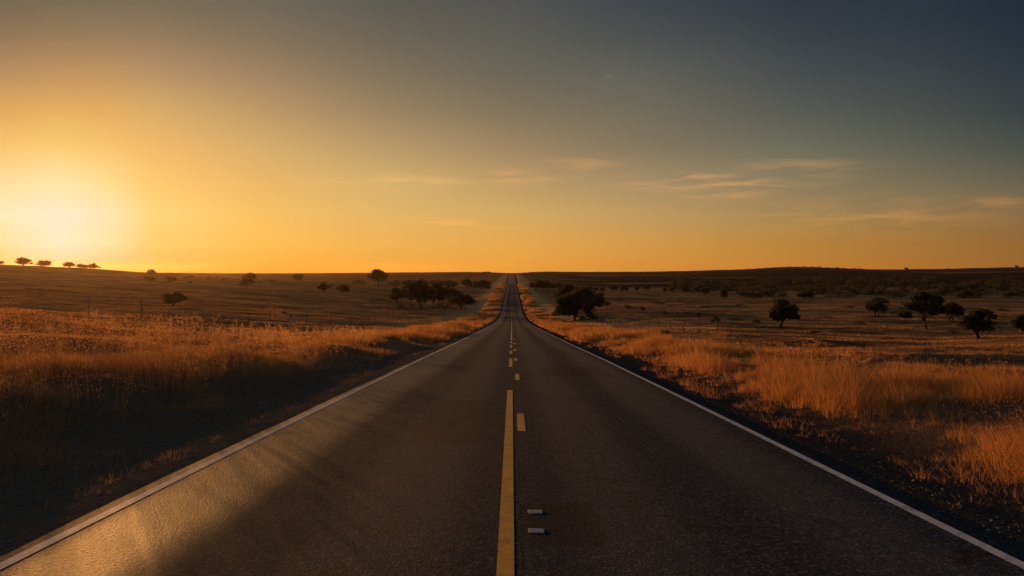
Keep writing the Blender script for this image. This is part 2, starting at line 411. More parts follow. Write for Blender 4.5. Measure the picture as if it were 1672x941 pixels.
# ----------------------------------------------------------------- raised pavement markers
def box_mesh(name, prof_b, prof_t, h):
    """frustum: bottom half sizes, top half sizes"""
    (bx, by), (tx, ty) = prof_b, prof_t
    import bmesh
    bm = bmesh.new()
    vs = [bm.verts.new(p) for p in ((-bx, -by, 0), (bx, -by, 0), (bx, by, 0), (-bx, by, 0), (-tx, -ty, h), (tx, -ty, h), (tx, ty, h), (-tx, ty, h))]
    for f in ((3, 2, 1, 0), (4, 5, 6, 7), (0, 1, 5, 4), (1, 2, 6, 5), (2, 3, 7, 6), (3, 0, 4, 7)): bm.faces.new([vs[q_] for q_ in f])
    bmesh.ops.bevel(bm, geom=bm.edges[:], offset=min(h, bx, by) * .18, segments=2, affect='EDGES')
    me = bpy.data.meshes.new(name); bm.to_mesh(me); bm.free()
    return me
for (mx, my, rz_, lab) in ((.195, 5.48, -.04, 'pale raised pavement marker beside the yellow line, the nearer of two'),
                           (.205, 6.0, .03, 'pale raised pavement marker beside the yellow line, the farther of two')):
    e = empty('road_marker', (mx, my, float(surf(np.array(mx), np.array(my)))), rz_)
    tag(e, lab, 'road marker', 'raised markers in the right lane')
    link_mesh('marker_body', box_mesh('marker_body', (.066, .052), (.059, .038), .010), M_ceram, e, (0, 0, -.001))
    link_mesh('lit_end', box_mesh('lit_end', (.004, .034), (.003, .026), .006), M_lit_end, e, (-.0625, 0, .003))  # small left end; its orange colour stands in for low sunlight

# ----------------------------------------------------------------- grass
def blades(x, y, h, w, lean, tint, segs=2, base_drop=.03, ld=None):
    n = len(x); z = ground_z(x, y) - base_drop
    yaw = rng.uniform(0, 2 * np.pi, n); ld = rng.uniform(0, 2 * np.pi, n) * .8 + .4 if ld is None else ld
    dx, dy = np.cos(yaw) * w * .5, np.sin(yaw) * w * .5
    V = []; fr = [0, .5, .0] if segs == 1 else [0, .4, .75]
    lv = [0, .55] if segs == 1 else [0, .38, .72]
    for k, f in enumerate(lv):
        ox = np.cos(ld) * lean * h * f * f; oy = np.sin(ld) * lean * h * f * f
        zz = z + h * f * (1 - .25 * lean * f); tw = 1 - .45 * f
        V.append(np.stack([x + ox - dx * tw, y + oy - dy * tw, zz], 1)); V.append(np.stack([x + ox + dx * tw, y + oy + dy * tw, zz], 1))
    V.append(np.stack([x + np.cos(ld) * lean * h, y + np.sin(ld) * lean * h, z + h * (1 - .25 * lean)], 1))
    k = len(V); v = np.stack(V, 1).reshape(-1, 3)
    b = np.arange(n)[:, None] * k
    fs = [b + np.array([[2 * q_, 2 * q_ + 1, 2 * q_ + 3, 2 * q_ + 2]]) for q_ in range(len(lv) - 1)] + [b + np.array([[k - 3, k - 2, k - 1]])]
    return v, fs, np.repeat(tint, k)

def grass_object(name, parts, mat, label):
    vs, fq, ft, ti, mq, mt = [], [], [], [], [], []; o = 0
    for k_, (v, fs, t) in enumerate(parts):
        for f in fs:
            (fq if f.shape[1] == 4 else ft).append(f + o)
            (mq if f.shape[1] == 4 else mt).append(np.full(len(f), k_ if isinstance(mat, list) else 0))
        vs.append(v); ti.append(t); o += len(v)
    fl = []
    if fq: fl.append(np.vstack(fq))
    if ft: fl.append(np.vstack(ft))
    o_ = link_mesh(name, np_mesh(name, np.vstack(vs), fl, False, {'tint': np.concatenate(ti)}, np.concatenate(mq + mt)), mat)
    return tag(o_, label, 'grass', kind='stuff')

def scatter(n, side, y0, y1, xin, tmax, xmax, p=1.0):
    """points with density falling with distance"""
    y = np.exp(rng.uniform(math.log(y0), math.log(y1), n * 2))
    xm = np.minimum(xmax, tmax * y + 1.0)
    x = xin + rng.uniform(0, 1, n * 2) ** p * (xm - xin)
    ok = xm > xin + .05
    keep = ok & (rng.uniform(0, 1, n * 2) < np.clip((xm - xin) / np.minimum(xmax - xin, 14), .03, 1))
    return side * x[keep], y[keep]

def tufts(x, y, h, k, rad, tint, spread, wmul=1.0):
    """bunches: k blades fan out of every tuft"""
    n = len(x); r = rng.uniform(0, 1, (n, k)) ** .7; a = rng.uniform(0, 2 * np.pi, (n, k))
    bx = (x[:, None] + r * rad[:, None] * np.cos(a)).ravel(); by = (y[:, None] + r * rad[:, None] * np.sin(a)).ravel()
    hh = (h[:, None] * rng.uniform(.35, 1.05, (n, k)) * (1 - .25 * r)).ravel()
    w = np.maximum(.0036, .00030 * by) * rng.uniform(.6, 1.5, n * k) * wmul
    lean = (spread * (.12 + .75 * r) * rng.uniform(.4, 1.5, (n, k))).ravel()
    ti = np.clip(np.repeat(tint, k) + rng.normal(0, .14, n * k), 0, 1)
    return blades(bx, by, hh, w, lean, ti, 2, .03, a.ravel() + rng.normal(0, .5, n * k))

def verge(side, n):
    x, y = scatter(n, side, 4.0, 80, 4.3, .86, 24, 1.0)
    ax = np.abs(x)
    cl = fbm(x * .50, y * .36, 40 + (side > 0), 3)
    patch = fbm(x * .13, y * .10, 50 + (side > 0), 2)
    edge = (5.75 if side > 0 else 5.5) + 1.3 * (fbm(y * .35, x * 0 + side, 60, 3) - .5)
    inside = sstep(-.25, .9, ax - edge) if side > 0 else sstep(-.7, 2.4, ax - edge)
    strip = 1 - sstep(9.0 if side > 0 else 10.5, 12.5 if side > 0 else 17, ax + 2.4 * (patch - .5))
    pr = np.clip((cl - .33) * 5, .13, 1) * (inside * .9 + .10) * (.35 + .65 * strip)
    k = rng.uniform(0, 1, len(x)) < pr
    x, y, ax, cl, patch, inside, strip = (q_[k] for q_ in (x, y, ax, cl, patch, inside, strip))
    h = (.16 + .80 * sstep(.34, .68, cl)) * (.30 + .70 * inside) * (.30 + .70 * strip) * (.75 + .5 * patch) * rng.uniform(.6, 1.15, len(x))
    if side < 0: h = h * (.60 + .25 * sstep(5.5, 9, ax)) * (1 - .62 * sstep(9.6, 11.2, ax + .8 * (cl - .5))) * (1 + .5 * np.exp(-((ax - 14) / 1.5) ** 2))
    tint = .46 + .9 * (patch - .5) + .5 * (cl - .5) + rng.normal(0, .10, len(x))
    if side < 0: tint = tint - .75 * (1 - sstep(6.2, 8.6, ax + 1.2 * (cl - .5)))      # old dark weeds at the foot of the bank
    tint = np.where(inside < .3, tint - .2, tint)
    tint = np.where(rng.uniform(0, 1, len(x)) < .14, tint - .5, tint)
    return tufts(x, y, h, 24, .05 + .16 * rng.uniform(0, 1, len(x)) * (1 + y / 40), np.clip(tint, 0, 1), .95)

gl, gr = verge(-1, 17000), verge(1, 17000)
# rough pasture farther out: short wide tufts
def pasture(side, n, y0, y1, xin, xmax, hm):
    x, y = scatter(n, side, y0, y1, xin, .86, xmax)
    cl = fbm(x * .22, y * .16, 70, 3)
    keep = rng.uniform(0, 1, len(x)) < np.clip((cl - .34) * 3.6, .0, 1)
    x, y, cl = x[keep], y[keep], cl[keep]
    road_boost = 1 + .7 * (1 - sstep(9, 16, np.abs(x)))
    h = hm * rng.uniform(.4, 1, len(x)) * (.6 + .8 * sstep(.4, .7, cl)) * road_boost
    w = np.maximum(.02, .0007 * y) * rng.uniform(.6, 1.4, len(x))
    return blades(x, y, h, w, rng.uniform(.4, 1.3, len(x)), np.clip(rng.normal(.62, .2, len(x)), 0, 1), 1)
pl = [pasture(-1, 52000, 28, 330, 5.6, 240, .16), pasture(1, 52000, 28, 330, 5.6, 240, .16),
      pasture(-1, 34000, 50, 620, 4.9, 12, .50), pasture(1, 34000, 50, 620, 4.9, 12, .50)]
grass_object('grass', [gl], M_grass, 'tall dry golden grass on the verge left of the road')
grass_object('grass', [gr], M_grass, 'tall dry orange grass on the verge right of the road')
grass_object('grass', pl, M_grass, 'short rough dry grass across the fields behind the verges')

# flowering stems with seed heads
def seeds(side, n, y1, hlo, hhi, xm):
    x, y = scatter(n, side, 5.5, y1, 6.3, .84, xm)
    cl = fbm(x * .5, y * .4, 90, 2); k = rng.uniform(0, 1, len(x)) < np.clip((cl - .50) * 5, .02, 1)
    x, y = x[k], y[k]; n = len(x)
    h = rng.uniform(hlo, hhi, n); ln = rng.uniform(.05, .35, n); w = np.maximum(.0025, .00014 * y)
    st = blades(x, y, h, w, ln, np.clip(rng.normal(.5, .15, n), 0, 1))
    z0 = ground_z(x, y)
    out = []
    m = 14
    f = rng.uniform(.68, 1.0, (n, m)); a = rng.uniform(0, 2 * np.pi, (n, m)); r = rng.uniform(.0, .07, (n, m)) * (1.3 - f)*2.5
    cx = x[:, None] + r * np.cos(a) + (ln * h)[:, None] * .5; cy = y[:, None] + r * np.sin(a); cz = z0[:, None] + h[:, None] * f * .97
    c = np.stack([cx, cy, cz], -1).reshape(-1, 3)
    s = (np.maximum(.0068, .00060 * y)[:, None] * rng.uniform(.6, 1.4, (n, m))).reshape(-1, 1)
    u = rng.normal(0, 1, (len(c), 3)); u /= np.linalg.norm(u, axis=1, keepdims=True); u[:, 2] = np.abs(u[:, 2])
    t = np.cross(u, rng.normal(0, 1, (len(c), 3))); t /= np.linalg.norm(t, axis=1, keepdims=True)
    V = np.stack([c - u * s, c + t * s * .5, c + u * s * 1.3, c - t * s * .5], 1).reshape(-1, 3)
    b = np.arange(len(c))[:, None] * 4 + np.array([[0, 1, 2, 3]])
    return st, (V, [b], np.repeat(np.clip(rng.normal(.6, .2, len(c)), 0, 1), 4))
sl, sr = seeds(-1, 6500, 40, .50, 1.08, 16), seeds(1, 1500, 30, .5, .9, 10.5)
tall = seeds(-1, 2600, 24, .85, 1.28, 11)
grass_object('seed_grass', [tall[0], tall[1]], [M_stem, M_seed], 'tallest seeding grass stems at the near foot of the left verge')
grass_object('seed_grass', [sl[0], sl[1]], [M_stem, M_seed], 'thin seeding grass stems rising above the left verge')
grass_object('seed_grass', [sr[0], sr[1]], [M_stem, M_seed], 'thin seeding grass stems rising above the right verge')

# loose stones along the broken edge of the paving
def stones(n):
    side = rng.choice([-1, 1], n); y = np.exp(rng.uniform(math.log(3.5), math.log(45), n)); ax = 3.82 + np.abs(rng.normal(0, .75, n))
    x = side * ax; z = ground_z(x, y); r_ = rng.uniform(.004, .013, n) * np.where(rng.uniform(0, 1, n) < .06, 1.9, 1)
    oct_ = np.array([(1, 0, 0), (0, 1, 0), (-1, 0, 0), (0, -1, 0), (0, 0, 1), (0, 0, -1)], float)
    V = oct_[None] * rng.uniform(.6, 1.3, (n, 6, 1)) * r_[:, None, None] * np.array([1.2, 1.0, .7])
    a = rng.uniform(0, 6.28, n)[:, None]; c, s_ = np.cos(a), np.sin(a)
    V = np.stack([V[..., 0] * c - V[..., 1] * s_, V[..., 0] * s_ + V[..., 1] * c, V[..., 2] + .3 * r_[:, None]], -1) + np.stack([x, y, z], 1)[:, None]
    T = np.array([(0, 1, 4), (1, 2, 4), (2, 3, 4), (3, 0, 4), (1, 0, 5), (2, 1, 5), (3, 2, 5), (0, 3, 5)])
    return np_mesh('gravel', V.reshape(-1, 3), [(np.arange(n)[:, None, None] * 6 + T[None]).reshape(-1, 3)])
M_stone = mat_plain('stone_chips', (.075, .064, .050), (.17, .145, .115), 40, .95, .1)
tag(link_mesh('gravel', stones(2600), M_stone), 'loose stone chips on the dark shoulders beside the paving', 'gravel', kind='stuff')

# ----------------------------------------------------------------- trees and bushes
def tube(pts, rad, n=6):
    """tapered tube along points -> verts, quads"""
    pts = np.asarray(pts, float); V = []; 
    for i_, p in enumerate(pts):
        d = pts[min(i_ + 1, len(pts) - 1)] - pts[max(i_ - 1, 0)]; d /= np.linalg.norm(d) + 1e-9
        a = np.cross(d, [0.31, .9, .2]); a /= np.linalg.norm(a) + 1e-9; b = np.cross(d, a)
        for k in range(n):
            th = 2 * math.pi * k / n; V.append(p + rad[i_] * (math.cos(th) * a + math.sin(th) * b))
    Q = []
    for i_ in range(len(pts) - 1):
        for k in range(n): Q.append((i_ * n + k, i_ * n + (k + 1) % n, (i_ + 1) * n + (k + 1) % n, (i_ + 1) * n + k))
    return np.array(V), np.array(Q)

def tree_meshes(h, w, kind, seed):
    """trunk and crown meshes of a tree h metres high and w wide, base at the origin"""
    r = np.random.default_rng(seed)
    vt, qt = [], []; o = 0
    def add(p, rd, n=6):
        nonlocal o
        V, Q = tube(p, rd, n); vt.append(V); qt.append(Q + o); o += len(V)
    th = {'oak': .24, 'umbrella': .20, 'low': .12, 'slim': .26}[kind] * h        # where the limbs fork
    lean = r.normal(0, .05, 2) * h
    tr = (.022 * h + .012 * w) * (1.7 if kind == 'umbrella' else 1)
    stems = 2 if kind == 'low' else 1
    forks = []
    for s_ in range(stems):
        off = np.array([(s_ - .5) * w * .16, 0, 0]) if stems > 1 else np.zeros(3)
        top = off + np.array([lean[0], lean[1], th])
        add([off + [0, 0, -.25], off + [0, 0, .05 * h], off * 1.1 + [lean[0] * .4, lean[1] * .4, th * .55], top], [tr * 1.5, tr * 1.1, tr * .85, tr * .75])
        forks.append(top)
    cz = (h + th * .5) * .5; rz_ = (h - th * .5) * .5
    cent = np.array([lean[0] * 1.3, lean[1] * 1.3, cz])
    nc = {'oak': 34, 'umbrella': 40, 'low': 30, 'slim': 24}[kind]
    cl = []
    while len(cl) < nc:
        d = r.normal(0, 1, 3); d /= np.linalg.norm(d)
        if kind == 'umbrella': d[2] = abs(d[2]) * .9 + .05
        elif d[2] < -.65: continue
        rr = r.uniform(.42, .94) if len(cl) > 7 else r.uniform(.1, .45)
        sx = w * .5 * (1 + .12 * math.sin(3 * math.atan2(d[1], d[0]) + seed))
        p = cent + d * rr * np.array([sx * .95, w * .48, rz_ * .92])
        if kind == 'umbrella': p[2] = th + (h - th) * (.0 + .86 * math.sqrt(max(0, 1 - (np.hypot(p[0], p[1]) / (w * .54)) ** 2))) * r.uniform(.22, 1.05)
        cl.append(p)
    cl = np.array(cl)
    for i_ in range(0, nc, 2 if kind != 'umbrella' else 1):
        f = forks[i_ % stems]; p = cl[i_]
        mid = f + (p - f) * .5 + np.array([0, 0, .06 * h]) + r.normal(0, .02 * h, 3)
        add([f - [0, 0, .05 * h], f + (mid - f) * .5, mid, p], [tr * .42, tr * .30, tr * .20, tr * .06], 5)
    V = np.vstack(vt); Q = np.vstack(qt)
    trunk = np_mesh('trunk', V, [Q], True)
    nl = {'oak': 115, 'umbrella': 66, 'low': 110, 'slim': 100}[kind]
    rad = {'oak': .155, 'umbrella': .15, 'low': .16, 'slim': .17}[kind] * (w + (h - th)) * .62
    P, ti = [], []
    for c in cl:
        k = int(nl * r.uniform(.65, 1.25)); cr = rad * r.uniform(.7, 1.25)
        d = r.normal(0, 1, (k, 3)); d /= np.linalg.norm(d, axis=1, keepdims=True)
        q_ = c + d * (r.uniform(0, 1, (k, 1)) ** .45) * cr * np.array([1.1, 1.1, .72 if kind != 'umbrella' else .6])
        P.append(q_); ti.append(np.clip(r.normal(r.uniform(.3, .7), .2, k), 0, 1))
    P = np.vstack(P); ti = np.concatenate(ti)
    ok = P[:, 2] > th * (.15 if kind in ('umbrella', 'low') else .45); P, ti = P[ok], ti[ok]
    s = (.040 * math.sqrt(h * w)) * r.uniform(.6, 1.5, (len(P), 1))
    u = r.normal(0, 1, (len(P), 3)); u /= np.linalg.norm(u, axis=1, keepdims=True)
    t = np.cross(u, r.normal(0, 1, (len(P), 3))); t /= np.linalg.norm(t, axis=1, keepdims=True)
    LV = np.stack([P - u * s, P + t * s * .7, P + u * s * 1.2, P - t * s * .7], 1).reshape(-1, 3)
    LF = np.arange(len(P))[:, None] * 4 + np.array([[0, 1, 2, 3]])
    crown_ = np_mesh('crown', LV, [LF], False, {'tint': np.repeat(ti, 4)})
    return trunk, crown_

def bush_geo(h, w, d, seed, n=420):
    r = np.random.default_rng(seed)
    nc = 9; c = np.stack([r.uniform(-.40, .40, nc) * w, r.uniform(-.4, .4, nc) * d, r.uniform(.18, .66, nc) * h], 1)
    c[:, 2] *= 1 - .55 * (np.abs(c[:, 0]) / (w * .5)) ** 2
    k = n // nc; P = []
    for q_ in c:
        v = r.normal(0, 1, (k, 3)); v /= np.linalg.norm(v, axis=1, keepdims=True)
        P.append(q_ + v * r.uniform(0, 1, (k, 1)) ** .4 * np.array([w * .17 + .10 * h, d * .17 + .1 * h, h * .33]) * r.uniform(.7, 1.15))
    P = np.vstack(P); P[:, 2] = np.abs(P[:, 2])
    s = .055 * math.sqrt(h * min(w, 3 * h)) * r.uniform(.6, 1.5, (len(P), 1))
    u = r.normal(0, 1, (len(P), 3)); u /= np.linalg.norm(u, axis=1, keepdims=True)
    t = np.cross(u, r.normal(0, 1, (len(P), 3))); t /= np.linalg.norm(t, axis=1, keepdims=True)
    V = np.stack([P - u * s, P + t * s * .7, P + u * s * 1.2, P - t * s * .7], 1).reshape(-1, 3)
    return V, np.arange(len(P))[:, None] * 4 + np.array([[0, 1, 2, 3]]), np.repeat(np.clip(r.normal(.5, .2, len(P)), 0, 1), 4)

_seed = [100]
def place(px, base, hp, wp, Z=None):
    _seed[0] += 1
    if Z is None: x, y, z = locate(px, base)
    else:
        x, y = (px - CX) / F * Z, Z; z = float(ground_z(np.array(x), np.array(y)))
    return x, y, z, hp * y / F, wp * y / F
def tree(px, base, hp, wp, kind, label, group=None, Z=None, name='oak_tree'):
    x, y, z, h, w = place(px, base, hp, wp, Z)
    e = empty(name, (x, y, z - .05), 0)
    tr, cr = tree_meshes(h, w, kind, _seed[0])
    link_mesh('trunk', tr, M_bark, e); link_mesh('crown', cr, M_leaf, e)
    tag(e, label, 'tree', group)
def bush(px, base, hp, wp, label, group=None, Z=None):
    x, y, z, h, w = place(px, base, hp, wp, Z)
    V, Fq, t = bush_geo(h, w, w * .7, _seed[0])
    o_ = link_mesh('bush', np_mesh('bush', V, [Fq], False, {'tint': t}), M_leaf, None, (x, y, z - .03 * h))
    tag(o_, label, 'bush', group)

G1 = 'trees on the sunlit ridge'
tree(2, 433, 7, 10, 'umbrella', 'tiny tree on the left ridge, cut by the picture edge', G1, 690)
tree(37.5, 434, 14, 27, 'umbrella', 'widest of the glowing trees on the ridge, left of the sun', G1, 690)
tree(71.5, 436, 12, 23, 'umbrella', 'dome shaped tree on the ridge right below the sun', G1, 690)
tree(113, 440, 11.5, 19, 'umbrella', 'tallest tree of the small clump on the ridge', G1, 690)
tree(130, 441, 9.5, 12, 'umbrella', 'narrow tree in the middle of the clump on the ridge', G1, 700)
tree(138, 442, 7.5, 17, 'umbrella', 'low flat tree on the right side of the ridge clump', G1, 685)
tree(154, 442, 10.5, 18, 'umbrella', 'open forked tree alone to the right of the ridge clump', G1, 690)
tree(246, 450, 9, 15, 'umbrella', 'flat topped tree on the skyline behind brush, right of the ridge', G1, 640)
G2 = 'bushes along the left skyline'
bush(243, 459, 10, 24, 'hazy bush on the slope under the flat topped skyline tree', G2)
bush(279, 461, 14, 18, 'dim rounded bush on the slope below the skyline brush', G2)
bush(272, 449, 5, 26, 'long dark brush on the skyline right of the flat topped tree', G2, 680)
bush(310, 451, 6, 23, 'dark flat bush on the skyline, widest of the three domes', G2, 640)
bush(345, 454, 7, 18, 'dark domed bush below the flat horizon, middle one of three', G2, 620)
bush(367, 455, 4.5, 12, 'small dark domed bush to the left of the two overlapping trees', G2, 620)
bush(387, 455.5, 3, 9, 'tiny bush just left of the two overlapping trees', G2, 620)
bush(310, 463, 5, 9, 'small dim bush alone on the left hillside', G2)
tree(408, 457, 15, 23, 'umbrella', 'tree with gaps in its crown standing behind another tree on the left field', None, 560)
tree(403, 471, 17, 24, 'oak', 'rounded tree in front of the gappy tree on the left field', None)
bush(432, 458, 4, 22, 'flat strip of brush right of the two overlapping trees', G2, 600)
bush(444, 458, 6, 15, 'small peaked bush between the overlapping trees and a round tree', G2, 590)
bush(462, 459, 2.5, 18, 'very low brush left of the round lone tree', G2, 580)
tree(489, 462, 15, 19, 'oak', 'small round lone tree at the far edge of the left field', None)
bush(520, 460, 4, 22, 'low brush right of the small round lone tree', G2, 540)
bush(540, 460, 5, 12, 'low bush behind the tree with the single thin trunk', G2, 530)
bush(585, 464, 9, 28, 'wide dark bush left of the tall wide crowned tree', G2)
bush(562, 462, 4, 22, 'low brush behind the tree with two trunks', G2, 520)
tree(531, 481, 21, 20, 'slim', 'grey green tree with a single thin trunk on the left field')
tree(559, 481, 18, 21, 'low', 'dark tree with two trunks beside the thin trunk tree')
tree(618, 467, 27, 30, 'oak', 'tall wide crowned tree breaking the skyline on the left field')
bush(646, 467, 11, 26, 'dark bush right of the tall wide crowned tree')
tree(285, 501, 24, 38, 'low', 'hazy spreading tree on the left slope behind the fence')
G3 = 'trees of the left roadside grove'
tree(648, 499, 31, 21, 'oak', 'leftmost tree of the dark grove left of the road', G3)
tree(688, 505, 46, 46, 'oak', 'biggest tree of the dark grove left of the road', G3)
tree(706, 503, 42, 38, 'oak', 'second biggest tree of the grove, right beside the biggest', G3)
tree(671, 499, 36, 32, 'oak', 'tree filling the grove between its leftmost and biggest trees', G3)
tree(737, 501, 32, 32, 'oak', 'tree on the road side of the grove, behind the low wide tree', G3)
tree(728, 488, 20, 22, 'oak', 'rounded tree behind the grove with sky coloured gap beside it', G3)
tree(757, 505, 27, 42, 'low', 'low wide tree of the grove nearest to the road', G3)
bush(749, 482, 8, 11, 'small dark bush behind the low tree nearest to the road', G3)
bush(656, 503, 10, 12, 'scrubby bush under the leftmost tree of the grove', G3)
bush(725, 505, 12, 34, 'dark undergrowth bush between the trunks and the low tree of the grove', G3)
G4 = 'row of trees behind the left grove'
for (px, b_, h_, w_, lb) in ((668, 469, 12, 22, 'dark tree first in the row behind the grove, next to the tall tree'), (690, 469, 13, 24, 'dark tree behind the biggest grove tree in the far row'),
        (714, 470, 13, 24, 'dark tree in the middle of the far row behind the grove'), (737, 471, 13, 22, 'dark tree of the far row behind the gap in the grove'),
        (766, 473, 17, 26, 'broad tree of the far row, second from the road'), (789, 475, 20, 30, 'largest tree of the far row, standing next to the road')):
    tree(px, b_, h_, w_, 'low', lb, G4)
bush(612, 491, 6, 40, 'low dark scrub on the open field left of the grove')
bush(430, 504, 4.5, 8, 'small dark bush on the open left field, left one of two')
bush(464, 512, 5, 9, 'small dark bush above the blue topped post on the left field')
bush(500, 512, 3, 26, 'thin dark scrub on the bank behind the fence')
bush(560, 515, 4.5, 50, 'long thin dark scrub on the bank behind the fence')

G5 = 'trees right of the road in the valley'
tree(876, 475, 19, 28, 'low', 'dark tree nearest to the road on the far right slope', G5)
tree(895, 475, 17, 22, 'low', 'dark tree second from the road on the far right slope', G5)
tree(911, 474, 14, 18, 'low', 'dark tree third from the road on the far right slope', G5)
tree(926, 505, 40, 46, 'low', 'big dark tree behind the widest tree right of the road', G5)
tree(944, 523, 54, 70, 'low', 'widest and biggest dark tree right of the road', G5)
tree(966, 510, 36, 34, 'low', 'dark tree touching the right side of the widest tree', G5)
bush(915, 516, 16, 34, 'low scrubby bush left of the foot of the widest right tree', G5)
bush(966, 521, 14, 38, 'low scrubby bush right of the foot of the widest right tree', G5)
bush(989, 501, 13, 20, 'dark round bush right of the widest tree', G5)
G6 = 'small bushes on the right valley field'
for (px, b_, h_, w_, lb) in ((1027, 504, 9, 13, 'faint small bush on the valley field, right of the round bush'), (1050, 508, 9, 10, 'dark upright bush on the valley field, fourth right of the big tree'),
        (1087, 513, 8, 11, 'round dark bush on the valley field left of the tiny one'), (1121, 513, 5, 9, 'tiny bush on the valley field between two darker ones'),
        (1142, 518, 9, 8, 'upright dark bush left of the blackest square bush'), (1168, 527, 15, 16, 'blackest square bush on the near edge of the valley field'),
        (1200, 523, 5, 22, 'low long bush right of the blackest square bush'), (1235, 527, 7, 20, 'low dark bush left of the tree with a bare trunk'),
        (1232, 488, 6, 7, 'tiny bush on the far side of the valley field')):
    bush(px, b_, h_, w_, lb, G6)
G7 = 'trees along the far side of the right valley'
for (px, b_, h_, w_, k_, lb) in ((972, 477, 8, 11, 'low', 'small tree just right of the big trees on the far side of the valley'), (984, 478, 9, 9, 'low', 'narrow small tree second from the big trees on the valley edge'),
        (1001, 476, 11, 15, 'low', 'rounded small tree left of the lit strip on the valley edge'), (1019, 476, 11, 17, 'low', 'wide small tree beside the pale patch on the valley edge'),
        (1040, 478, 13, 10, 'slim', 'upright small tree in front of the line on the valley edge'), (1056, 475, 11, 14, 'low', 'small tree left of the orange strips on the valley edge'),
        (1085, 479, 9, 9, 'slim', 'small tree between the orange strips on the valley edge'), (1097, 479, 11, 10, 'low', 'small tree at the right end of the orange strips'),
        (1119, 483, 19, 14, 'slim', 'tall narrow tree standing in front of the valley tree line'), (1151, 483, 15, 15, 'low', 'squat tree between two patches of orange field'),
        (1182, 489, 17, 16, 'low', 'dark tree standing forward at the right end of the orange patches'), (1316, 489, 15, 28, 'low', 'wide black tree standing forward of the tree line, above the bare trunk tree'),
        (1575, 488, 16, 15, 'low', 'small tree right of a pale patch, above the pair of dark trees'), (1650, 487, 12, 14, 'low', 'small tree near the right picture edge in front of the tree line')):
    tree(px, b_, h_, w_, k_, lb, G7)
G8 = 'lone trees on the right field'
tree(1275, 535, 46, 54, 'oak', 'tree with a lopsided crown and bare trunk on the right field', G8)
tree(1431, 516, 32, 36, 'low', 'rounded tree with its crown nearly on the ground, right field', G8)
tree(1512, 538, 62, 54, 'oak', 'tallest tree on the right field with a long bare trunk', G8)
tree(1551, 524, 31, 36, 'low', 'dark tree just behind and right of the tallest field tree', G8)
tree(1478, 528, 28, 20, 'slim', 'thin brownish tree just left of the tallest field tree', G8)
tree(1597, 553, 52, 58, 'umbrella', 'spreading tree with a flat wide crown, right of the dark pair', G8)
tree(1668, 547, 34, 30, 'oak', 'dark tree cut by the right picture edge', G8)
bush(1336, 586, 11, 14, 'small dark bush in the grass of the right verge, left one', None, 27)
bush(1368, 592, 13, 26, 'wider dark bush in the grass of the right verge', None, 26)
bush(1085, 546, 9, 17, 'grey bush on the lit grass bank right of the road', None)
G9 = 'shrubs on the far right hill'
for (px, h_, w_, lb) in ((1338, 2.2, 5, 'speck of a shrub on the hilltop, first of a row'), (1352, 1.8, 4, 'smallest speck of a shrub on the hilltop'), (1367, 2.6, 6, 'rounded shrub on the falling side of the far hill'),
                         (1394, 2.6, 9, 'widest shrub low on the falling side of the far hill'), (1549, 1.8, 8, 'low shrub on the far right skyline')):
    bush(px, 440, h_, w_, lb, G9, 2480)

for px, b_, h_, w_ in ((1012, 492, 5, 18), (1075, 497, 5, 26), (1110, 493, 4, 16), (1150, 503, 5, 20), (1210, 500, 5, 24), (1300, 508, 5, 20), (1345, 520, 5, 26), (1385, 503, 5, 22),
                       (1400, 530, 6, 24), (1460, 512, 5, 20), (1555, 545, 6, 24), (1630, 530, 6, 26), (1640, 508, 5, 24), (1330, 545, 6, 22), (1450, 555, 6, 24)):
    bush(px, b_, h_, w_, 'low dark scrub dotted over the open right field', 'scrub dotted over the right field')
for px in (1206, 1222, 1238, 1251, 1263, 1277, 1289, 1301, 1314, 1327, 1378, 1405):
    bush(px, 440, random.uniform(1.0, 2.0), random.uniform(4, 9), 'tiny dark scrub on the crest of the far right hill', 'scrub along the crest of the far hill', 2480)

# the wood behind the right valley reads as one mass
def belt():
    r = np.random.default_rng(5); VV, FF, TI = [], [], []; o = 0
    for k in range(210):
        px = r.uniform(1105, 1700); base = r.uniform(461, 487) if px > 1200 else r.uniform(464, 477)
        x, y, z = locate(px, base)
        h = r.uniform(8, 16) * y / F; w = r.uniform(14, 30) * y / F
        V, F_, t = bush_geo(h, w, w, 3000 + k, 300)
        VV.append(V + [x, y, z]); FF.append(F_ + o); TI.append(t); o += len(V)
    ob = link_mesh('woodland', np_mesh('woodland', np.vstack(VV), [np.vstack(FF)], False, {'tint': np.concatenate(TI)}), M_leaf)
    tag(ob, 'dark wood along the far side of the valley under the right hills', 'wood', kind='stuff')
belt()

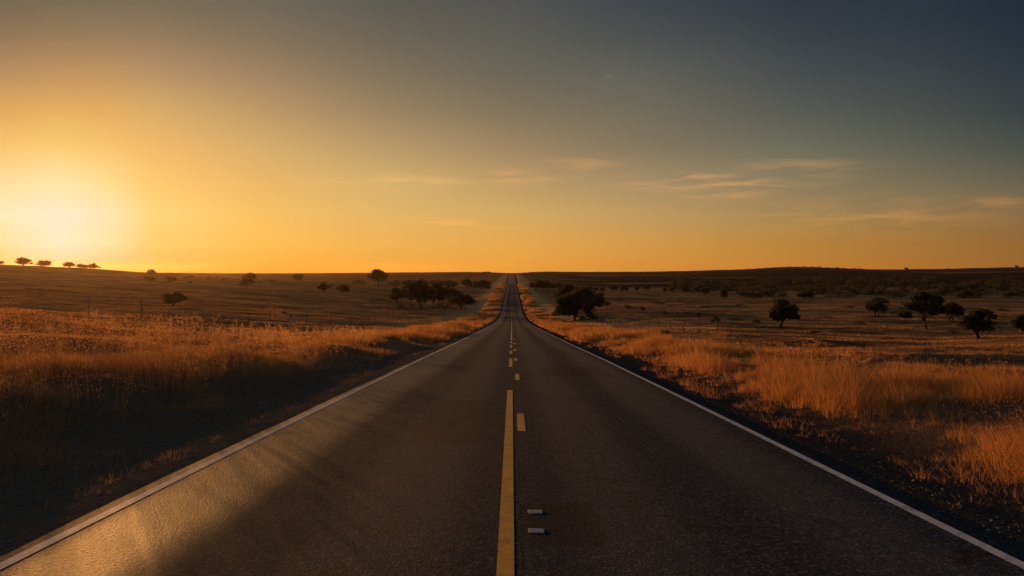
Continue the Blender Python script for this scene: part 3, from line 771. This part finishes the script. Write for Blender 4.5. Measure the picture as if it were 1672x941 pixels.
# ----------------------------------------------------------------- fence and marker posts
def post_mesh(h, r, seed, top=True):
    rr = np.random.default_rng(seed)
    V, Q = tube([(0, 0, -.3), (0, 0, h * .5), (rr.normal(0, .01), 0, h)], [r, r * .95, r * .9], 8)
    n = len(V); V = np.vstack([V, [[0, 0, h + r * .25]]])
    T = np.array([(n - 8 + k, n - 8 + (k + 1) % 8, n) for k in range(8)])
    return np_mesh('post', V, [Q, T], False)
def fence(xf, ys_, hh, label, pr=.05):
    z0 = float(ground_z(np.array(xf), np.array(ys_[0])))
    e = empty('wire_fence', (xf, ys_[0], z0))
    tops = []
    for k, y in enumerate(ys_):
        x = xf + rng.normal(0, .12); z = float(ground_z(np.array(x), np.array(y)))
        o_ = link_mesh('post', post_mesh(hh * rng.uniform(.93, 1.08), pr * rng.uniform(.8, 1.25), k), M_post, e, (x - xf, y - ys_[0], z - z0))
        o_.rotation_euler = (rng.normal(0, .04), rng.normal(0, .04), 0)
        tops.append((x - xf, y - ys_[0], z - z0))
    tops = np.array(tops)
    for f in (.28, .52, .76, .95):
        p = tops + [pr * 1.05, 0, f * hh]
        V, Q = tube(p, [.006] * len(p), 4)
        link_mesh('wire', np_mesh('wire', V, [Q], False), M_wire, e)
    tag(e, label, 'fence')
fence(-19.8, [32 + 4.75 * k + random.uniform(-.5, .5) for k in range(44)], 1.28, 'wire fence on thin wooden posts running beside the left verge', .030)
fence(18.5, [62 + 6 * k + random.uniform(-.5, .5) for k in range(22)], 1.0, 'faint wire fence on short posts beyond the right verge', .04)

def marker(px, base, hp, Z, mat_p, mat_t, label, wdt=.09):
    x, y, z, h, w = place(px, base, hp, 1, Z)
    e = empty('marker_post', (x, y, z)); tag(e, label, 'marker post')
    link_mesh('stake', box_mesh('stake', (wdt * .3, wdt * .18), (wdt * .28, wdt * .16), h), mat_p, e, (0, 0, -.02))
    link_mesh('reflector_plate', box_mesh('reflector_plate', (wdt * .62, .012), (wdt * .62, .011), h * .13), mat_t, e, (0, -.03, h * .83))
marker(476, 546, 32, 47, M_steel, M_refl, 'thin steel marker post with a blue plate in the left verge', .13)
marker(979, 527, 8, 104, M_mwhite, M_mwhite, 'white marker stake on the right grass bank, left one of a pair', .16)
marker(989, 527, 8.5, 104, M_mwhite, M_mwhite, 'white marker stake on the right grass bank, right one of a pair', .16)

# ----------------------------------------------------------------- far buildings
def gable(name, label, px, Z, w, d, h, rise, ext=None):
    x = (px - CX) / F * Z; z = float(ground_z(np.array(x), np.array(Z)))
    e = empty(name, (x, Z, z)); tag(e, label, 'building')
    link_mesh('wall', box_mesh('wall', (w / 2, d / 2), (w / 2, d / 2), h), M_wallp, e, (0, 0, -.3))
    link_mesh('roof', box_mesh('roof', (w / 2 + .4, d / 2 + .4), (w / 2 + .1, d * .1), rise), M_roofp, e, (0, 0, h - .28))
    if ext:
        link_mesh('annexe', box_mesh('annexe', (ext / 2, d / 2 - .3), (ext / 2, d / 2 - .4), h * .55), M_roofp, e, (w / 2 + ext / 2, 0, -.3))
gable('barn', 'long low pale barn on the skyline left of the road', 794.5, 1500, 19, 10, 4.0, 1.1, 6)
gable('farmhouse', 'small dark building alone on the right skyline', 1479, 2460, 15, 10, 5.0, 2.6)
gable('shed', 'tiny dark building at the far right end of the skyline', 1659, 2460, 13, 9, 5.0, 3.0)

# ----------------------------------------------------------------- camera
cam = bpy.data.cameras.new('camera'); co = bpy.data.objects.new('camera', cam); COL.objects.link(co)
co.location = (0, 0, CAMZ); co.rotation_euler = (R_(90), 0, 0)
cam.sensor_width = 36; cam.lens = F / 1672 * 36; cam.shift_y = -(470.5 - HY) / 1672
cam.clip_start = .1; cam.clip_end = 20000
S.camera = co

# ----------------------------------------------------------------- sun
sun = bpy.data.lights.new('sun', 'SUN'); so = bpy.data.objects.new('sun', sun); COL.objects.link(so)
d = Vector((math.sin(SUN_AZ) * math.cos(SUN_EL), math.cos(SUN_AZ) * math.cos(SUN_EL), math.sin(SUN_EL)))
so.rotation_euler = d.to_track_quat('Z', 'Y').to_euler(); so.location = d * 50 + Vector((0, 0, 20))
sun.energy = 5.0; sun.angle = R_(.5); sun.color = (1.0, .42, .11)

# ----------------------------------------------------------------- sky
def lin(c): return tuple(((v / 255) / 12.92 if v / 255 <= .04045 else ((v / 255 + .055) / 1.055) ** 2.4) for v in c)
SKY_Y = [440, 400, 350, 300, 240, 180, 120, 60, 0]
SKY = [  # photo column, colours from the horizon up
 (0,    [(252, 205, 95), (253, 228, 160), (253, 234, 188), (253, 225, 160), (250, 198, 115), (226, 170, 96), (186, 144, 97), (150, 120, 88), (122, 105, 82)]),
 (100,  [(254, 222, 130), (254, 235, 196), (254, 236, 204), (254, 230, 170), (252, 203, 116), (230, 174, 97), (192, 146, 96), (154, 124, 90), (126, 109, 84)]),
 (175,  [(254, 212, 112), (254, 229, 167), (254, 231, 180), (254, 221, 146), (250, 197, 112), (228, 173, 99), (192, 147, 97), (154, 125, 92), (127, 110, 86)]),
 (250,  [(254, 198, 92), (254, 211, 115), (254, 214, 124), (253, 203, 114), (244, 187, 107), (219, 171, 104), (184, 145, 102), (150, 123, 93), (126, 110, 86)]),
 (420,  [(253, 180, 68), (254, 194, 88), (252, 195, 100), (238, 185, 105), (217, 173, 107), (190, 153, 103), (161, 131, 98), (133, 114, 90), (114, 105, 87)]),
 (630,  [(248, 168, 62), (242, 178, 82), (229, 180, 103), (214, 175, 109), (185, 154, 106), (156, 131, 97), (130, 114, 91), (110, 101, 85), (96, 92, 82)]),
 (836,  [(238, 158, 60), (230, 166, 77), (212, 168, 97), (188, 155, 103), (158, 132, 98), (130, 115, 91), (108, 102, 87), (94, 92, 84), (84, 84, 81)]),
 (1050, [(218, 142, 55), (209, 151, 72), (191, 152, 95), (164, 140, 101), (133, 118, 94), (114, 107, 89), (96, 95, 88), (78, 81, 80), (66, 71, 76)]),
 (1300, [(192, 126, 50), (184, 130, 60), (162, 132, 83), (139, 123, 93), (110, 108, 90), (89, 91, 84), (72, 77, 78), (59, 66, 71), (50, 57, 66)]),
 (1672, [(158, 102, 46), (152, 104, 52), (135, 108, 71), (107, 99, 79), (78, 82, 74), (60, 68, 69), (50, 59, 65), (42, 51, 61), (37, 46, 58)]),
]
SKY_Y.insert(1, 422)
for _, c_ in SKY: c_.insert(1, tuple(.5 * p_ + .5 * q_ for p_, q_ in zip(c_[0], c_[1])))
SKY_OFF = [[(-0.216, -0.863, -0.839), (-0.18, -0.307, -0.021), (-0.162, -0.209, -0.021), (-0.162, -0.095, 0.0), (-0.162, -0.085, 0.0), (-0.158, -0.053, -0.011), (-0.11, -0.045, -0.011), (-0.081, -0.028, -0.003), (-0.066, -0.027, -0.006), (-0.062, -0.028, -0.008)], [(-0.162, -0.607, -0.534), (-0.162, -0.374, 0.0), (-0.162, -0.178, 0.0), (-0.162, -0.111, 0.0), (-0.162, -0.067, 0.0), (-0.169, -0.044, -0.009), (-0.11, -0.042, -0.01), (-0.071, -0.026, -0.005), (-0.064, -0.025, -0.006), (-0.06, -0.026, -0.006)], [(-0.162, -1.233, -0.271), (-0.162, -0.396, -0.011), (-0.162, -0.181, 0.0), (-0.162, -0.113, 0.0), (-0.162, -0.063, 0.0), (-0.171, -0.056, -0.01), (-0.103, -0.038, -0.01), (-0.064, -0.022, -0.005), (-0.058, -0.022, -0.004), (-0.057, -0.026, -0.005)], [(-0.162, -0.575, -0.102), (-0.162, -0.324, -0.034), (-0.162, -0.178, -0.02), (-0.162, -0.085, -0.004), (-0.162, -0.068, -0.011), (-0.142, -0.054, -0.008), (-0.09, -0.025, -0.002), (-0.056, -0.019, -0.001), (-0.045, -0.018, -0.003), (-0.05, -0.023, -0.008)], [(-0.162, -0.335, -0.077), (-0.162, -0.149, -0.02), (-0.162, -0.087, -0.008), (-0.167, -0.047, -0.003), (-0.098, -0.037, -0.005), (-0.068, -0.02, -0.001), (-0.045, -0.016, -0.002), (-0.037, -0.012, -0.002), (-0.027, -0.012, -0.003), (-0.028, -0.014, -0.004)], [(-0.108, -0.04, -0.016), (-0.172, -0.032, -0.0), (-0.07, -0.012, 0.001), (-0.042, -0.008, 0.007), (-0.02, -0.001, 0.004), (-0.022, -0.008, 0.0), (-0.029, -0.012, -0.002), (-0.019, -0.008, -0.002), (-0.016, -0.008, -0.004), (-0.018, -0.01, -0.004)], [(-0.063, -0.008, -0.007), (-0.008, 0.011, 0.003), (-0.002, 0.006, 0.003), (-0.004, 0.006, 0.005), (-0.001, 0.002, 0.002), (-0.009, -0.003, 0.0), (-0.013, -0.006, -0.002), (-0.01, -0.005, -0.003), (-0.008, -0.004, -0.002), (-0.01, -0.007, -0.003)], [(0.035, 0.009, -0.0), (0.017, 0.015, 0.003), (0.021, 0.014, 0.003), (0.008, 0.009, 0.007), (0.002, 0.005, 0.004), (-0.007, -0.004, -0.0), (-0.007, -0.002, -0.001), (-0.004, -0.001, 0.001), (-0.007, -0.005, -0.002), (-0.009, -0.007, -0.003)], [(0.111, 0.017, -0.014), (0.018, 0.019, 0.005), (0.018, 0.01, 0.0), (0.002, 0.008, 0.005), (0.002, 0.004, 0.004), (-0.007, -0.0, 0.001), (-0.007, -0.005, -0.001), (-0.005, -0.004, -0.001), (-0.006, -0.004, -0.002), (-0.007, -0.006, -0.004)], [(0.058, 0.009, -0.008), (0.001, 0.007, 0.004), (0.009, 0.003, -0.0), (-0.003, 0.002, 0.003), (-0.006, -0.002, 0.001), (-0.01, -0.005, -0.001), (-0.009, -0.007, -0.003), (-0.006, -0.005, -0.002), (-0.006, -0.005, -0.003), (-0.006, -0.006, -0.003)]]
NISH = .04                      # share of the Nishita sky in the blend
STR = .1 * 2 ** -.25        # the view is exposed a quarter stop up
W = bpy.data.worlds.new('World'); S.world = W; W.use_nodes = True
nt = W.node_tree; nt.nodes.clear(); b = NB(nt)
out = nt.nodes.new('ShaderNodeOutputWorld')
dirv = b.n('ShaderNodeTexCoord').outputs['Generated']
sp = b.n('ShaderNodeSeparateXYZ'); b.l(dirv, sp.inputs[0])
el = b.math('MULTIPLY', b.math('ARCSINE', sp.outputs[2]), 180 / math.pi)
az = b.math('MULTIPLY', b.math('ARCTAN2', sp.outputs[0], sp.outputs[1]), 180 / math.pi)
elf = b.math('DIVIDE', b.math('MAXIMUM', el, 0.0), 90.0)
cols = []
for px, cs in SKY:
    a = math.atan((px - CX) / F)
    st = [(math.degrees(math.atan((HY - y) / F * math.cos(a))), c) for y, c in zip(SKY_Y, cs)]
    cols.append((math.degrees(a), st))
right = cols[-1][1]; mid = cols[6][1]; sunc = cols[2][1]
def dim(st, k): return [(e, tuple(v * k for v in c)) for e, c in st]
back = [(e, c) for (e, _), c in zip(right, [(92, 84, 92), (94, 86, 95), (96, 88, 98), (98, 90, 102), (92, 90, 104), (84, 88, 106), (84, 98, 124), (82, 100, 128), (82, 102, 130), (82, 103, 132)])]  # unseen sky behind the camera, brightened and blued as added cool fill
cols = [(-180, back), (-115, back), (-67, mid), (-42.5, sunc)] + cols + [(75, dim(right, 1.0)), (120, back)]
cur = None; prev = None
for a, st, off in [(a_, s_, None if (SKY_OFF is None or not 4 <= k_ < 4 + len(SKY)) else SKY_OFF[k_ - 4]) for k_, (a_, s_) in enumerate(cols)]:
    r = b.n('ShaderNodeValToRGB'); b.l(elf, r.inputs[0]); cr = r.color_ramp; cr.interpolation = 'LINEAR'
    lst = [lin(c) for _, c in st]
    if off is not None: lst = [tuple(max(0.0, l_ + o_) for l_, o_ in zip(a_, q_)) for a_, q_ in zip(lst, off)]
    allst = st + [(34, tuple(.5 * v + .5 * w_ for v, w_ in zip(st[-1][1], (62, 82, 108)))), (50, (90, 113, 142)), (90, (92, 116, 147))]  # overhead stops out of view raised and blued as added cool fill light
    cr.elements[0].position = max(0, allst[0][0] / 90); cr.elements[0].color = (*lst[0], 1)
    cr.elements[1].position = allst[-1][0] / 90; cr.elements[1].color = (*lin(allst[-1][1]), 1)
    for k_, (e_, c) in enumerate(allst[1:-1]):
        q_ = cr.elements.new(e_ / 90); q_.color = (*(lst[k_ + 1] if k_ + 1 < len(lst) else lin(c)), 1)
    if cur is None: cur = r.outputs[0]
    else: cur = b.mix(b.maprange(az, prev, a), cur, r.outputs[0])
    prev = a
cur = b.mix(b.maprange(az, 120, 180), cur, cur)
# thin cirrus: noise stretched along the horizon, gathered where the wisps hang
cv = b.n('ShaderNodeCombineXYZ'); b.l(b.math('MULTIPLY', az, .16), cv.inputs[0])
b.l(b.math('ADD', b.math('MULTIPLY', el, 1.25), b.math('MULTIPLY', az, .02)), cv.inputs[1])
cn = b.n('ShaderNodeTexNoise'); b.l(cv.outputs[0], cn.inputs['Vector']); cn.inputs['Scale'].default_value = 1.0; cn.inputs['Detail'].default_value = 5
cn.inputs['Roughness'].default_value = .62; cn.inputs['Distortion'].default_value = .5
def window(px, py, wx, wy):
    a0 = math.degrees(math.atan((px - CX) / F)); e0 = math.degrees(math.atan((HY - py) / F * math.cos(R_(a0))))
    k = math.degrees(1 / F)
    u = b.math('DIVIDE', b.math('SUBTRACT', az, a0), wx * k); v = b.math('DIVIDE', b.math('SUBTRACT', el, e0), wy * k)
    q_ = b.math('ADD', b.math('MULTIPLY', u, u), b.math('MULTIPLY', v, v))
    return b.math('EXPONENT', b.math('MULTIPLY', q_, -1.0))
win = None
for a in ((1130, 291, 90, 11, 1.0), (1190, 296, 110, 14, .9), (1300, 275, 90, 16, .9), (1290, 302, 60, 7, .8), (960, 270, 70, 14, .4), (850, 288, 90, 12, .36),
          (690, 297, 120, 10, .28), (1180, 316, 60, 10, .6), (1640, 330, 60, 8, .8), (1450, 350, 140, 26, .5), (760, 366, 120, 8, .22)):
    q_ = b.math('MULTIPLY', window(*a[:4]), a[4]); win = q_ if win is None else b.math('MAXIMUM', win, q_)
cf = b.math('MULTIPLY', b.maprange(cn.outputs['Fac'], .40, .64, 0, 1, True), win)
cur = b.mix(b.math('MULTIPLY', cf, .95), cur, b.mix(1.0, cur, (2.0, 1.47, 1.10), 'MULTIPLY'))
cur = b.mix(b.math('MULTIPLY', window(994, 125, 5, 2.0), .12), cur, (.45, .42, .36))      # a scrap of vapour trail
sky = b.n('ShaderNodeTexSky', sky_type='NISHITA'); sky.sun_disc = False
sky.sun_elevation = SUN_EL; sky.sun_rotation = SUN_AZ; sky.air_density = 1.2; sky.dust_density = 2.0; sky.ozone_density = 1.0
up = b.mix(1.0, cur, (10, 10, 10), 'MULTIPLY')
bg = b.n('ShaderNodeBackground'); bg.inputs['Strength'].default_value = STR
b.l(b.mix(NISH, up, sky.outputs[0]), bg.inputs['Color']); b.l(bg.outputs[0], out.inputs['Surface'])

# ----------------------------------------------------------------- air
HAZE = 1
if HAZE:
    gzmin = float(gz.min())
    me = bpy.data.meshes.new('haze')
    x0, x1, y0, y1, z0, z1 = xs[0] - 20, xs[-1] + 20, ys[0] - 20, ys[-1] + 20, gzmin - 1, 70.0
    vv = [(x0, y0, z0), (x1, y0, z0), (x1, y1, z0), (x0, y1, z0), (x0, y0, z1), (x1, y0, z1), (x1, y1, z1), (x0, y1, z1)]
    me.from_pydata(vv, [], [(3, 2, 1, 0), (4, 5, 6, 7), (0, 1, 5, 4), (1, 2, 6, 5), (2, 3, 7, 6), (3, 0, 4, 7)])
    m, hn, ho = new_mat('evening_haze'); hb = NB(hn)
    pv = hb.n('ShaderNodeVolumePrincipled'); pv.inputs['Color'].default_value = (.95, .70, .40, 1)
    pv.inputs['Density'].default_value = .000024; pv.inputs['Anisotropy'].default_value = .76
    hb.l(pv.outputs[0], ho.inputs['Volume'])
    hz = link_mesh('haze', me, m); tag(hz, 'thin golden evening haze over the grassland', 'haze', kind='stuff')

# ----------------------------------------------------------------- render settings
S.render.engine = 'CYCLES'
S.view_settings.view_transform = 'Standard'; S.view_settings.look = 'None'
S.view_settings.exposure = 0.25; S.view_settings.gamma = 1.0; S.view_settings.use_curve_mapping = False
S.cycles.use_denoising = True
S.cycles.max_bounces = 8; S.cycles.transmission_bounces = 4; S.cycles.volume_bounces = 0; S.cycles.diffuse_bounces = 3
S.cycles.sample_clamp_indirect = 4.0
